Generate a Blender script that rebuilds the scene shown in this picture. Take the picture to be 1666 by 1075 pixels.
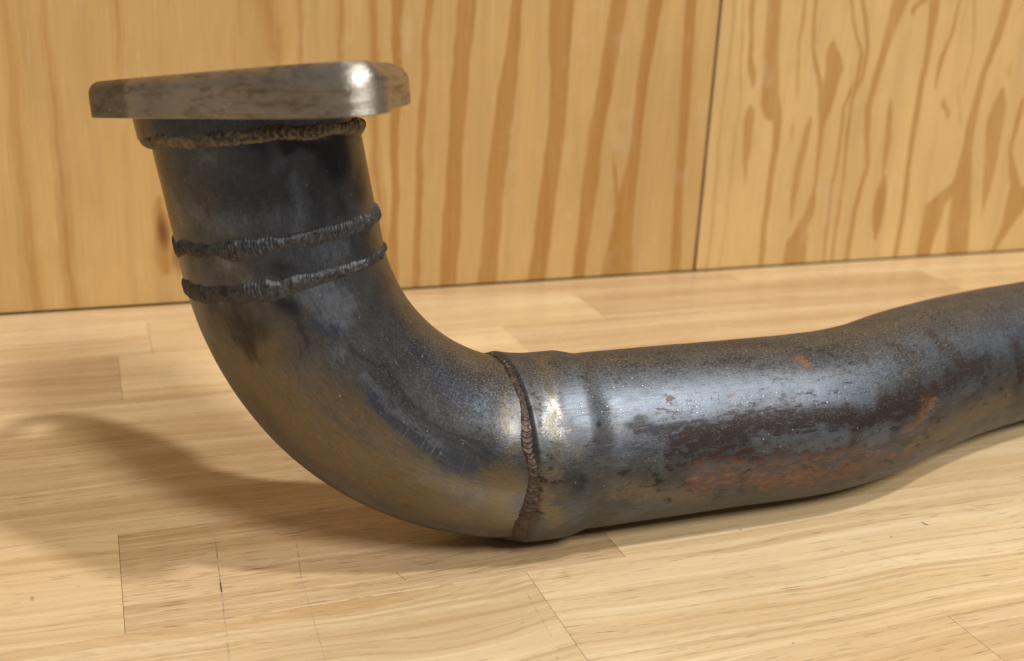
import bpy, bmesh, math, random
import numpy as np
from mathutils import Matrix, Vector
from mathutils.bvhtree import BVHTree

# ------------------------------------------------------------------ camera, world, lamps, exposure
for o in list(bpy.data.objects):
    bpy.data.objects.remove(o, do_unlink=True)
sc = bpy.context.scene
col = sc.collection

PITCH, ROLL, YAW, CAM_H = 0.33377, 0.04629, 0.36342, 0.19400
def cam_axes():
    cy, sy, cp, sp = math.cos(YAW), math.sin(YAW), math.cos(PITCH), math.sin(PITCH)
    fw = np.array([sy*cp, cy*cp, -sp]); r = np.array([cy, -sy, 0.0]); u = np.cross(r, fw)
    c, s = math.cos(ROLL), math.sin(ROLL)
    return fw, c*r + s*u, -s*r + c*u
FW, RT, UP = cam_axes()
cam_data = bpy.data.cameras.new('camera')
cam = bpy.data.objects.new('camera', cam_data); col.objects.link(cam)
cam.matrix_world = Matrix(((RT[0], UP[0], -FW[0], 0), (RT[1], UP[1], -FW[1], 0), (RT[2], UP[2], -FW[2], CAM_H), (0, 0, 0, 1)))
cam_data.sensor_width = 36; cam_data.lens = 36*1847.0/1666
cam_data.clip_start = 0.01; cam_data.clip_end = 50
cam_data.dof.use_dof = True; cam_data.dof.focus_distance = 0.365; cam_data.dof.aperture_fstop = 13
sc.camera = cam

world = bpy.data.worlds.new('World'); sc.world = world; world.use_nodes = True
wb = world.node_tree.nodes['Background']
wb.inputs[0].default_value = (1.0, 0.91, 0.80, 1); wb.inputs[1].default_value = 0.21

def lamp(name, pos, aim, power, sx, sy=None, color=(1, .95, .88), rot=0):
    L = bpy.data.lights.new(name, 'AREA'); L.shape = 'RECTANGLE' if sy else 'DISK'
    L.size = sx
    if sy: L.size_y = sy
    L.energy = power; L.color = color
    o = bpy.data.objects.new(name, L); col.objects.link(o); o.location = pos
    q = (Vector(aim) - Vector(pos)).to_track_quat('-Z', 'Y')
    o.rotation_euler = (q.to_matrix() @ Matrix.Rotation(rot, 3, 'Z')).to_euler()
    return o
# a compact lamp high up at the right and a long fitting farther towards the viewer
lamp('ceiling_lamp', (.889, -.595, 2.5), (.1, .33, .05), 44, .15, color=(1, .985, .96))
lamp('ceiling_tube_lamp', (.75, -2.10, 2.5), (.1, .33, .05), 101, .44, .9, color=(1, .98, .94))
sc.view_settings.view_transform = 'Standard'; sc.view_settings.look = 'None'
sc.view_settings.exposure = 0.0; sc.view_settings.gamma = 1.0
try: sc.view_settings.use_curve_mapping = False
except Exception: pass
sc.render.engine = 'CYCLES'; sc.cycles.use_denoising = True
sc.cycles.max_bounces = 8

# ------------------------------------------------------------------ helpers
def tag(o, label=None, cat=None, kind=None, group=None):
    if label: o['label'] = label
    if cat: o['category'] = cat
    if kind: o['kind'] = kind
    if group: o['group'] = group
def empty(name, loc):
    o = bpy.data.objects.new(name, None); col.objects.link(o); o.location = loc
    o.empty_display_size = .02
    return o
def link(name, me, mat, parent=None):
    o = bpy.data.objects.new(name, me); col.objects.link(o)
    if mat: me.materials.append(mat)
    if parent:
        o.parent = parent; o.matrix_parent_inverse = Matrix.Translation(parent.location).inverted()
    return o
def smooth(me, v=True):
    me.polygons.foreach_set('use_smooth', [v]*len(me.polygons)); me.update()
def grid_mesh(name, V, nu, nv, close_v=False):
    """V: (nu*nv,3) array, u rows, v columns"""
    i = np.arange(nu-1)[:, None]; jn = nv if close_v else nv-1
    j = np.arange(jn)[None, :]; j2 = (j+1) % nv
    F = np.stack([i*nv+j, i*nv+j2, (i+1)*nv+j2, (i+1)*nv+j], -1).reshape(-1, 4)
    me = bpy.data.meshes.new(name)
    me.vertices.add(len(V)); me.vertices.foreach_set('co', np.asarray(V, np.float32).ravel())
    me.loops.add(F.size); me.loops.foreach_set('vertex_index', F.ravel().astype(np.int32))
    me.polygons.add(len(F)); me.polygons.foreach_set('loop_start', np.arange(0, F.size, 4, dtype=np.int32))
    me.polygons.foreach_set('loop_total', np.full(len(F), 4, np.int32))
    me.update(); me.validate()
    smooth(me)
    return me, F
def vattr(me, name, A, kind='FLOAT_COLOR'):
    at_ = me.attributes.new(name, kind, 'POINT')
    if kind == 'FLOAT_COLOR':
        at_.data.foreach_set('color', np.asarray(A, np.float32).ravel())
    elif kind == 'FLOAT_VECTOR':
        at_.data.foreach_set('vector', np.asarray(A, np.float32).ravel())
    else:
        at_.data.foreach_set('value', np.asarray(A, np.float32).ravel())
_r = np.random.RandomState(7)
_T = _r.rand(256, 256)
def vnoise(x, y):
    xi = np.floor(x).astype(int); yi = np.floor(y).astype(int); fx = x-xi; fy = y-yi
    fx = fx*fx*(3-2*fx); fy = fy*fy*(3-2*fy)
    a = _T[xi & 255, yi & 255]; b = _T[(xi+1) & 255, yi & 255]; c = _T[xi & 255, (yi+1) & 255]; d = _T[(xi+1) & 255, (yi+1) & 255]
    return (a*(1-fx)+b*fx)*(1-fy) + (c*(1-fx)+d*fx)*fy
def fbm(x, y, o=4):
    s = 0; a = .5; t = 0
    for k in range(o):
        s = s + a*vnoise(x*2**k+17*k, y*2**k+31*k); t += a; a *= .5
    return s/t

class NT:
    """small helper for writing node materials"""
    def __init__(self, name):
        self.m = bpy.data.materials.new(name); self.m.use_nodes = True
        self.t = self.m.node_tree; self.t.nodes.clear()
        self.out = self.t.nodes.new('ShaderNodeOutputMaterial')
        self.b = self.t.nodes.new('ShaderNodeBsdfPrincipled')
        self.t.links.new(self.b.outputs[0], self.out.inputs[0])
    def n(self, typ, **kw):
        x = self.t.nodes.new('ShaderNode'+typ)
        for k, v in kw.items(): setattr(x, k, v)
        return x
    def l(self, a, b):
        if isinstance(a, (int, float)): b.default_value = a
        elif isinstance(a, tuple): b.default_value = a if len(a) == 4 or len(b.default_value) == 3 else (*a, 1)
        else: self.t.links.new(a, b)
    def math(self, op, a, b=0.0, c=None, clamp=False):
        x = self.n('Math', operation=op); x.use_clamp = clamp
        self.l(a, x.inputs[0]); self.l(b, x.inputs[1])
        if c is not None: self.l(c, x.inputs[2])
        return x.outputs[0]
    def mapr(self, v, a, b, c=0.0, d=1.0, smooth=True):
        x = self.n('MapRange'); x.interpolation_type = 'SMOOTHSTEP' if smooth else 'LINEAR'
        self.l(v, x.inputs[0]); self.l(a, x.inputs[1]); self.l(b, x.inputs[2]); self.l(c, x.inputs[3]); self.l(d, x.inputs[4])
        return x.outputs[0]
    def mix(self, f, a, b, blend='MIX'):
        x = self.n('Mix', data_type='RGBA', blend_type=blend); self.l(f, x.inputs[0]); self.l(a, x.inputs[6]); self.l(b, x.inputs[7])
        return x.outputs[2]
    def scale(self, vec, s, off=(0, 0, 0)):
        x = self.n('Mapping'); self.l(vec, x.inputs[0]); x.inputs[1].default_value = off; x.inputs[3].default_value = s
        return x.outputs[0]
    def noise(self, vec, scale=1.0, detail=4.0, rough=.55, dist=0.0):
        x = self.n('TexNoise'); self.l(vec, x.inputs['Vector']); x.inputs['Scale'].default_value = scale
        x.inputs['Detail'].default_value = detail; x.inputs['Roughness'].default_value = rough; x.inputs['Distortion'].default_value = dist
        return x.outputs[0]
    def attr(self, name, kind='GEOMETRY'):
        x = self.n('Attribute'); x.attribute_type = kind; x.attribute_name = name
        return x
    def bump(self, h, strength, dist, normal=None):
        x = self.n('Bump'); x.inputs['Strength'].default_value = strength; x.inputs['Distance'].default_value = dist
        self.l(h, x.inputs['Height'])
        if normal is not None: self.l(normal, x.inputs['Normal'])
        return x.outputs[0]
    def sep(self, c):
        x = self.n('SeparateColor'); self.l(c, x.inputs[0]); return x.outputs
    def xyz(self, c):
        x = self.n('SeparateXYZ'); self.l(c, x.inputs[0]); return x.outputs

# ------------------------------------------------------------------ centreline of the pipe
R = 0.030
Y0, XE, RB, TH, AZ, XB, RB2, TH2, EL2, TH3, RB3 = 0.324649, 0.134581, 0.0839597, 1.400745, 0.119328, 0.228688, 0.135136, 0.411815, -0.022293, 0.322964, 0.422602
ZC = R*1.05
def centreline():
    out = []
    N0 = np.array([0, np.sin(AZ), np.cos(AZ)]); d = np.array([-1., 0, 0]); c0 = np.array([XE, Y0, ZC]); X = np.array([1., 0, 0])
    for s in np.linspace(0, .12, 121)[::-1]:
        e = c0+RB*(np.sin(TH)*d+(1-np.cos(TH))*N0); t = np.cos(TH)*d+np.sin(TH)*N0
        out.append((-RB*TH-s, e+s*t, -t, np.cos(TH)*N0-np.sin(TH)*d))
    for a in np.linspace(0, TH, 240)[::-1][1:]:
        t = np.cos(a)*d+np.sin(a)*N0
        out.append((-RB*a, c0+RB*(np.sin(a)*d+(1-np.cos(a))*N0), -t, np.cos(a)*N0-np.sin(a)*d))
    for x in np.linspace(XE, XB, 150)[1:]: out.append((x-XE, np.array([x, Y0, ZC]), X, N0))
    c1 = np.array([XB, Y0, ZC]); n2 = np.array([0, np.cos(EL2), np.sin(EL2)]); s1 = XB-XE
    rot = lambda v, k, a: v*np.cos(a)+np.cross(k, v)*np.sin(a)+k*(k@v)*(1-np.cos(a))
    k = np.cross(X, n2)
    for a in np.linspace(0, TH2, 80)[1:]:
        out.append((s1+RB2*a, c1+RB2*(np.sin(a)*X+(1-np.cos(a))*n2), rot(X, k, a), rot(N0, k, a)))
    s2, c2, t2, nn = out[-1]; m2 = -rot(n2, k, TH2); kk = np.cross(t2, m2)
    for a in np.linspace(0, TH3, 60)[1:]:
        out.append((s2+RB3*a, c2+RB3*(np.sin(a)*t2+(1-np.cos(a))*m2), rot(t2, kk, a), rot(nn, kk, a)))
    s3, c3, t3, nn = out[-1]
    for q in np.linspace(0, .2, 60)[1:]: out.append((s3+q, c3+q*t3, t3, nn))
    return [np.array([o[i] for o in out]) for i in range(4)]
CS, CP, CT, CN = centreline()
CB = np.cross(CT, CN)
def frame(s):
    f = lambda A: np.stack([np.interp(s, CS, A[:, i]) for i in range(3)], -1)
    p, t, n = f(CP), f(CT), f(CN)
    t /= np.linalg.norm(t, axis=-1, keepdims=True)
    n -= t*np.sum(n*t, -1, keepdims=True); n /= np.linalg.norm(n, axis=-1, keepdims=True)
    return p, t, n, np.cross(t, n)
def surf(s, phi, r):
    p, t, n, b = frame(s)
    d = np.cos(phi)[..., None]*n + np.sin(phi)[..., None]*b
    return p + np.asarray(r)[..., None]*d, d, t
# weld rings: s = s0 + a cos(phi) + b sin(phi)
RING = {'flange': (-.1544, .0030, -.0010), 'upper': (-.1257, .0010, -.0004), 'lower': (-.1135, .0014, -.0004), 'collar': (-.0171, -.0058, .0032)}
def ring_s(k, phi):
    s0, a, b = RING[k]; return s0 + a*np.cos(phi) + b*np.sin(phi)

PAINT=[(5,-152.8,42.9,-148.7,12.6,2.4,1.0),(5,-146.9,30.3,-146.9,30.3,7.2,1.1),(5,-135.7,18.9,-135.7,18.9,3.9,0.7),(5,-153.4,51.3,-153.4,51.3,4.1,0.6),(4,-136.3,64.5,-136.3,64.5,5.7,0.7),
    (1,-147.5,75.0,-147.5,75.0,4.0,0.42),(1,-148.7,55.5,-148.7,55.5,4.9,0.4),(1,-140.4,54.0,-140.4,54.0,2.3,0.35),(1,-154.0,72.9,-153.4,66.6,1.3,0.4),(0,-151.6,66.9,-151.6,66.9,3.3,0.5),
    (0,-147.5,47.1,-147.5,47.1,4.0,0.45),(0,-142.2,85.2,-133.4,80.7,3.1,0.4),(3,-141.6,69.6,-141.6,69.6,4.0,0.35),(3,-154.0,91.5,-131.6,85.2,1.7,0.35),(0,-141.0,43.5,-127.5,45.0,3.7,0.5),
    (0,-135.1,74.4,-135.1,53.4,5.1,0.42),(0,-119.2,62.4,-116.9,55.5,2.7,0.4),(5,-130.4,30.3,-130.4,30.3,4.2,0.5),(4,-134.6,28.8,-134.6,28.8,3.5,0.4),(0,-121.6,66.9,-121.6,66.9,4.4,0.55),
    (0,-121.0,37.8,-121.0,37.8,5.8,0.6),(5,-120.4,51.3,-120.4,51.3,4.1,0.45),(5,-122.8,24.0,-122.8,24.0,3.5,0.5),(1,-121.0,79.5,-121.0,79.5,3.5,0.4),(0,-110.4,44.4,-102.8,38.1,5.9,0.85),
    (4,-101.0,43.5,-101.0,43.5,4.5,1.3),(0,-95.1,42.0,-89.2,47.7,3.9,0.35),(5,-105.7,68.1,-105.7,68.1,7.3,0.75),(5,-108.6,52.8,-108.6,52.8,3.8,0.7),(5,-112.2,75.3,-112.2,75.3,4.5,0.5),(1,-98.0,53.4,-85.7,60.3,0.5,0.45),
    (5,-104.5,51.3,-93.9,52.8,0.9,0.5),(3,-97.5,70.2,-85.7,70.8,11.0,0.8),(3,-85.7,70.8,-59.2,62.7,11.2,0.8),(3,-59.2,62.7,-32.1,63.9,11.6,0.8),(3,-80.4,50.7,-64.5,50.7,6.1,0.6),(3,-86.9,54.6,-86.9,54.6,4.2,0.5),
    (1,-86.9,50.4,-76.3,49.2,1.6,0.35),(1,-72.1,90.6,-49.8,79.5,4.6,0.3),(4,-73.9,46.5,-53.9,46.5,2.7,1.1),(4,-53.9,46.5,-35.0,48.3,2.8,1.1),(0,-81.0,43.5,-63.9,42.9,2.3,0.5),(0,-63.9,42.9,-43.3,45.6,2.4,0.5),
    (5,-85.1,38.1,-68.0,39.3,0.9,0.5),(5,-68.0,39.3,-53.3,40.2,0.9,0.5),(5,-53.3,40.2,-29.1,41.4,0.9,0.5),(5,-95.7,41.4,-78.6,38.1,1.4,0.45),(5,-78.6,38.1,-52.1,42.3,2.9,0.3),(5,-52.1,42.3,-30.3,44.1,3.0,0.3),
    (5,-53.9,43.5,-30.9,42.9,0.7,0.45),(4,-72.1,21.9,-35.0,27.9,7.5,0.55),(4,-43.3,28.2,-43.3,28.2,5.6,0.6),(0,-32.1,17.7,-36.8,32.4,3.8,0.4),(3,-26.2,18.9,-22.7,33.6,2.7,0.5),(3,-23.3,49.2,-19.1,66.0,5.0,1.1),
    (3,-30.3,54.9,-30.3,54.9,4.5,0.6),(1,-28.0,44.1,-28.0,44.1,3.0,0.5),(4,-32.7,58.2,-32.7,58.2,3.8,0.5),(4,-65.7,57.0,-65.7,57.0,3.2,0.45),(3,-21.5,40.8,-21.5,40.8,2.7,0.6),(5,-45.6,71.1,-45.6,71.1,1.9,0.4),
    (1,-34.4,75.0,-18.0,74.4,2.7,0.4),(0,-3.8,17.4,-7.4,38.1,4.7,1.0),(3,-2.1,11.4,-7.4,40.2,4.3,0.9),(0,8.0,15.6,5.0,29.4,3.9,0.9),(3,-0.3,3.0,-5.6,21.9,2.6,1.2),(3,-5.0,32.4,-5.0,32.4,2.7,0.5),
    (1,-10.9,30.9,-10.3,40.2,1.7,0.7),(3,-8.5,46.2,-3.2,66.6,3.5,0.9),(5,0.9,48.6,0.9,48.6,4.7,0.6),(3,-0.9,75.0,-0.9,75.0,2.4,0.7),(3,0.3,39.9,0.3,39.9,2.7,0.5),(1,-13.2,19.8,-10.3,40.2,1.4,0.6),
    (1,-10.3,40.2,-7.9,59.7,1.4,0.6),(5,8.0,31.8,8.0,31.8,1.2,1.3),(1,5.6,39.3,5.6,39.3,2.7,0.4),(1,3.2,8.4,3.2,8.4,2.8,0.5),(0,14.4,21.9,58.6,25.2,8.9,1.05),(0,58.0,26.1,109.2,29.7,7.1,1.15),
    (0,103.9,31.5,122.2,24.6,6.5,0.8),(0,71.6,45.0,99.8,46.5,3.1,1.5),(0,112.2,47.7,112.2,47.7,4.7,1.5),(0,15.0,43.5,33.3,45.6,5.1,0.6),(0,141.0,21.0,201.1,30.9,6.6,0.8),(0,146.3,39.9,175.8,41.4,5.1,0.6),
    (4,188.2,24.6,213.5,27.3,5.9,0.7),(4,29.2,31.8,51.5,25.8,4.8,0.3),(5,22.1,35.1,39.8,35.7,1.8,1.1),(5,39.8,37.2,49.2,34.5,1.0,0.8),(1,36.8,42.0,69.8,38.1,4.5,1.3),(1,69.8,38.1,111.0,40.8,4.6,1.3),
    (1,80.4,33.0,80.4,33.0,2.9,1.0),(1,96.3,36.6,96.3,36.6,3.8,0.9),(1,55.1,47.1,69.8,49.8,2.5,0.8),(1,56.2,14.1,72.7,14.7,1.7,0.7),(2,90.4,16.2,90.4,16.2,2.8,1.0),(1,90.4,16.2,90.4,16.2,4.3,0.8),
    (1,103.4,14.1,103.4,14.1,2.8,0.9),(1,114.0,20.4,114.0,20.4,2.6,0.8),(2,60.4,26.7,60.4,26.7,1.6,0.6),(1,116.3,38.7,139.9,38.1,3.7,1.2),(1,139.9,38.1,177.6,36.6,3.9,1.2),(1,128.1,35.7,128.1,35.7,3.1,0.9),
    (1,156.9,20.4,163.4,29.4,4.0,1.2),(1,163.4,29.4,175.8,41.4,4.0,1.2),(1,131.6,16.8,142.8,23.1,2.0,0.8),(1,205.8,33.9,205.2,46.5,4.4,1.1),(1,18.6,49.2,18.6,49.2,1.6,1.1),(1,30.9,50.7,30.9,50.7,2.2,0.8),
    (1,102.2,48.3,132.2,45.6,2.2,0.6),(2,45.1,56.4,73.9,59.1,3.5,0.85),(2,73.9,59.1,107.5,60.6,3.6,0.85),(2,69.8,61.2,96.9,62.4,2.8,1.0),(2,43.9,51.3,84.5,53.4,4.1,0.5),(2,84.5,53.4,105.1,52.8,4.2,0.5),
    (1,36.8,46.2,69.2,47.7,2.8,0.7),(1,69.2,47.7,106.9,49.2,2.9,0.7),(2,108.7,57.0,130.4,59.7,3.5,0.8),(2,126.9,48.6,138.7,42.3,4.0,0.7),(3,15.6,55.5,51.5,64.5,4.1,0.6),(3,16.2,6.3,96.3,9.0,2.8,0.5),
    (3,96.3,9.0,199.9,3.6,3.1,0.5),(3,134.6,56.1,197.6,53.4,5.6,0.7),(3,192.9,17.4,192.9,17.4,4.9,0.4),(3,146.9,19.5,120.4,33.9,2.7,0.3),(5,112.2,66.0,112.2,66.0,3.1,0.5),(3,124.0,2.7,229.4,7.2,3.4,0.4)]
BANDS_LEFT=[([(156.7,159.8),(156.5,90.1),(156.5,1.1)],[3.8,2.4,2.3],0.8,0.25),([(174.8,160.2),(170.6,89.9),(169.8,0.2)],[2.5,2.2,2.3],0.8,0.25),([(196.0,160.7),(190.6,89.6),(189.5,3.0)],[5.3,4.8,5.4],1,0.25),
    ([(224.5,161.4),(217.7,89.2),(212.5,1.6)],[3.6,5.6,5.8],1,0.25),([(250.5,162.0),(251.0,88.7),(244.5,-0.4)],[7.0,5.3,6.3],1,0.25),([(285.6,162.8),(276.5,88.3),(271.6,0.1)],[5.2,5.4,4.4],0.85,0.25),([(308.1,163.4),
    (303.3,87.9),(296.8,0.7)],[5.3,3.1,10.2],0.85,0.25),([(288.4,72.5),(304.3,0.2)],[1.2,4.1],0.6,0.25),([(-33.5,155.3),(-34.1,85.0),(-31.8,1.9)],[3.6,5.0,4.6],0.6,0.9),([(-15.9,155.7),(-15.9,99.4),
    (-14.8,-0.9)],[2.0,3.2,4.0],0.6,0.9),([(15.6,156.4),(16.0,121.0)],[3.7,2.1],0.6,0.9),([(3.4,147.8),(3.0,84.3)],[1.4,0.9],0.3,0.9),([(16.2,91.6),(13.2,-1.3)],[2.1,3.5],0.35,0.9),([(44.1,157.1),
    (49.1,113.7)],[2.1,1.5],0.25,0.9),([(89.1,158.2),(92.8,128.7)],[9.0,6.1],0.75,0.9),([(105.6,158.6),(105.1,128.8)],[2.1,1.9],0.6,0.9),([(127.1,159.1),(126.9,125.9)],[2.5,1.9],0.7,0.9),([(143.6,159.5),(145.6,65.1),
    (155.5,-11.3)],[2.5,3.3,4.1],0.8,0.9),([(74.3,157.8),(73.1,124.1)],[3.0,3.0],0.5,0.9),([(32.1,54.3),(32.5,20.6)],[3.1,5.3],0.8,0.9),([(-39.4,113.8),(-43.7,40.4)],[1.4,3.3],0.4,0.9),([(86.1,158.1),
    (84.7,-6.3)],[13.5,14.8],0.38,1.0),([(124.0,159.0),(126.2,-9.2)],[9.2,10.1],0.3,1.0),([(-31.6,155.3),(-41.6,2.6)],[12.6,10.7],0.35,1.0),([(37.5,113.7),(37.4,-3.0)],[7.5,9.6],0.22,1.0)]
BANDS_RIGHT=[([(359.1,164.6),(359.5,86.1),(359.9,1.3)],[0.8,0.8,1.0],0.6,0.3),([(364.5,164.7),(370.6,102.2),(369.6,0.7)],[0.6,0.8,0.9],0.6,0.3),([(371.5,155.7),(373.9,134.0),(377.9,118.2)],[2.2,1.9,3.6],0.8,0.3),
    ([(386.4,165.2),(388.8,134.2),(392.7,98.8)],[5.7,6.1,8.6],0.9,0.3),([(396.6,105.3),(399.8,75.5),(398.6,34.5),(399.2,0.8)],[4.3,2.7,2.4,2.4],1,0.3),([(378.5,98.9),(379.6,75.9),(379.6,57.4)],[4.9,2.6,1.0],0.9,0.3),
    ([(408.2,156.4),(407.7,140.7),(410.1,111.7)],[1.5,1.1,1.0],0.8,0.3),([(416.3,165.9),(417.8,137.6),(426.2,115.0),(431.9,85.0),(432.9,59.3),(433.3,43.7)],[1.5,1.5,2.3,2.4,1.4,1.4],0.8,0.3),([(432.3,137.8),
    (435.4,124.8),(433.1,108.4),(432.8,91.7)],[5.9,7.3,5.7,2.0],1,0.3),([(421.9,91.9),(418.5,68.3),(416.6,33.7)],[3.7,3.7,2.4],0.75,0.3),([(432.7,47.2),(430.8,33.2),(421.2,15.8),(422.3,1.3)],[2.8,4.5,5.9,5.9],1,0.3),
    ([(428.1,24.4),(429.6,0.9)],[4.2,4.2],0.9,0.3),([(441.2,166.5),(446.4,147.6),(453.6,134.7),(453.4,118.3),(446.2,101.7),(446.6,74.5),(444.4,50.3),(446.3,0.0)],[1.3,1.2,1.3,1.2,1.2,1.2,1.0,1.2],0.9,0.3),
    ([(449.0,166.7),(457.7,139.6),(456.9,121.6),(451.7,105.0),(451.7,74.4),(452.7,50.0),(452.6,-0.3)],[1.6,1.5,1.3,1.2,1.2,1.2,1.2],0.9,0.3),([(476.8,167.4),(472.3,147.9),(468.1,126.6),(464.4,101.5),(470.1,63.6),
    (465.6,35.4),(465.4,-1.1)],[6.6,4.0,3.0,3.1,2.1,2.5,2.9],0.85,0.3),([(487.8,162.8),(495.0,167.8)],[4.4,4.4],0.8,0.3),([(503.2,168.0),(504.3,141.8),(502.7,118.3),(503.6,92.6),(502.6,59.2),(504.9,30.2),
    (504.0,0.6)],[4.0,2.7,2.4,2.4,2.1,2.1,2.0],1,0.3),([(521.9,168.4),(520.1,147.0),(514.8,131.9),(513.7,116.6)],[1.7,1.7,2.1,1.4],0.85,0.3),([(522.9,102.9),(528.4,97.6)],[4.5,3.5],0.7,0.3),([(533.7,113.2),
    (539.3,92.2)],[1.4,1.2],0.6,0.3),([(534.5,168.7),(539.7,135.4),(538.1,113.2)],[1.4,1.0,0.9],0.7,0.3),([(560.2,169.3),(557.7,147.5),(551.5,121.8),(549.5,100.9),(549.1,72.5),(550.2,47.0),
    (555.0,3.6)],[3.8,3.1,2.8,3.5,4.7,9.1,11.1],1,0.3),([(544.9,50.8),(530.0,36.6),(527.1,6.9)],[5.4,9.0,7.3],1,0.3),([(569.8,109.6),(568.7,90.1),(570.3,68.4),(571.9,31.3)],[4.6,7.9,6.5,1.1],1,0.3),([(588.3,104.2),
    (585.6,71.8),(596.5,45.5),(593.8,17.1)],[2.5,1.5,5.6,3.7],0.9,0.3),([(603.5,41.5),(598.7,26.5),(587.9,1.9)],[9.3,7.5,1.5],0.95,0.3),([(572.1,124.5)],[1.8],0.6,0.3),([(481.6,103.1),(483.7,80.8),
    (483.3,59.7)],[2.6,3.5,2.1],0.7,0.3),([(484.6,52.6),(484.7,34.6),(485.5,18.2)],[3.9,6.0,2.5],0.9,0.3),([(409.9,87.0)],[1.5],0.6,0.3),([(569.1,159.5),(573.2,166.3)],[1.7,1.7],0.5,0.3)]
PAINT_A = np.array([p[1:7] for p in PAINT]); PAINT_C = [int(p[0]) for p in PAINT]
def masks(s, phi):
    """stain and painted highlight strengths at a point of the pipe wall: bare, dark, rust, tan, blue, black"""
    x = s*1e3; y = phi*R*1e3
    wx = x + 5*(fbm(x*.12, y*.16, 4)-.5)*2; wy = y + 3.5*(fbm(x*.12+40, y*.16+9, 4)-.5)*2
    M = np.zeros(s.shape+(6,))
    per = 2*math.pi*R*1e3
    for c, (x1, y1, x2, y2, w, st) in zip(PAINT_C, PAINT_A):
        dx, dy = x2-x1, y2-y1; L = dx*dx+dy*dy+1e-9
        yy = (wy-(y1+y2)/2+per/2) % per - per/2 + (y1+y2)/2
        t = np.clip(((wx-x1)*dx+(yy-y1)*dy)/L, 0, 1)
        d2 = ((wx-x1-t*dx)**2+(yy-y1-t*dy)**2)/(w*w)
        m = st*np.exp(-d2*.75)
        M[..., c] = np.maximum(M[..., c], m)
    # the side that the photograph does not show gets the same kinds of stain at random
    back = np.clip((-np.cos(phi-1.45)-.25)*2.5, 0, 1)
    for c, sd in enumerate((3, 11, 23, 37, 51, 67)):
        M[..., c] = np.maximum(M[..., c], back*np.clip(fbm(x*.05+sd, y*.09+sd*2, 3)*2.6-1.15, 0, 1))
    M = np.tanh(M*1.15); M[..., 1] *= .88*(1-.45*M[..., 0])
    return M

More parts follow.
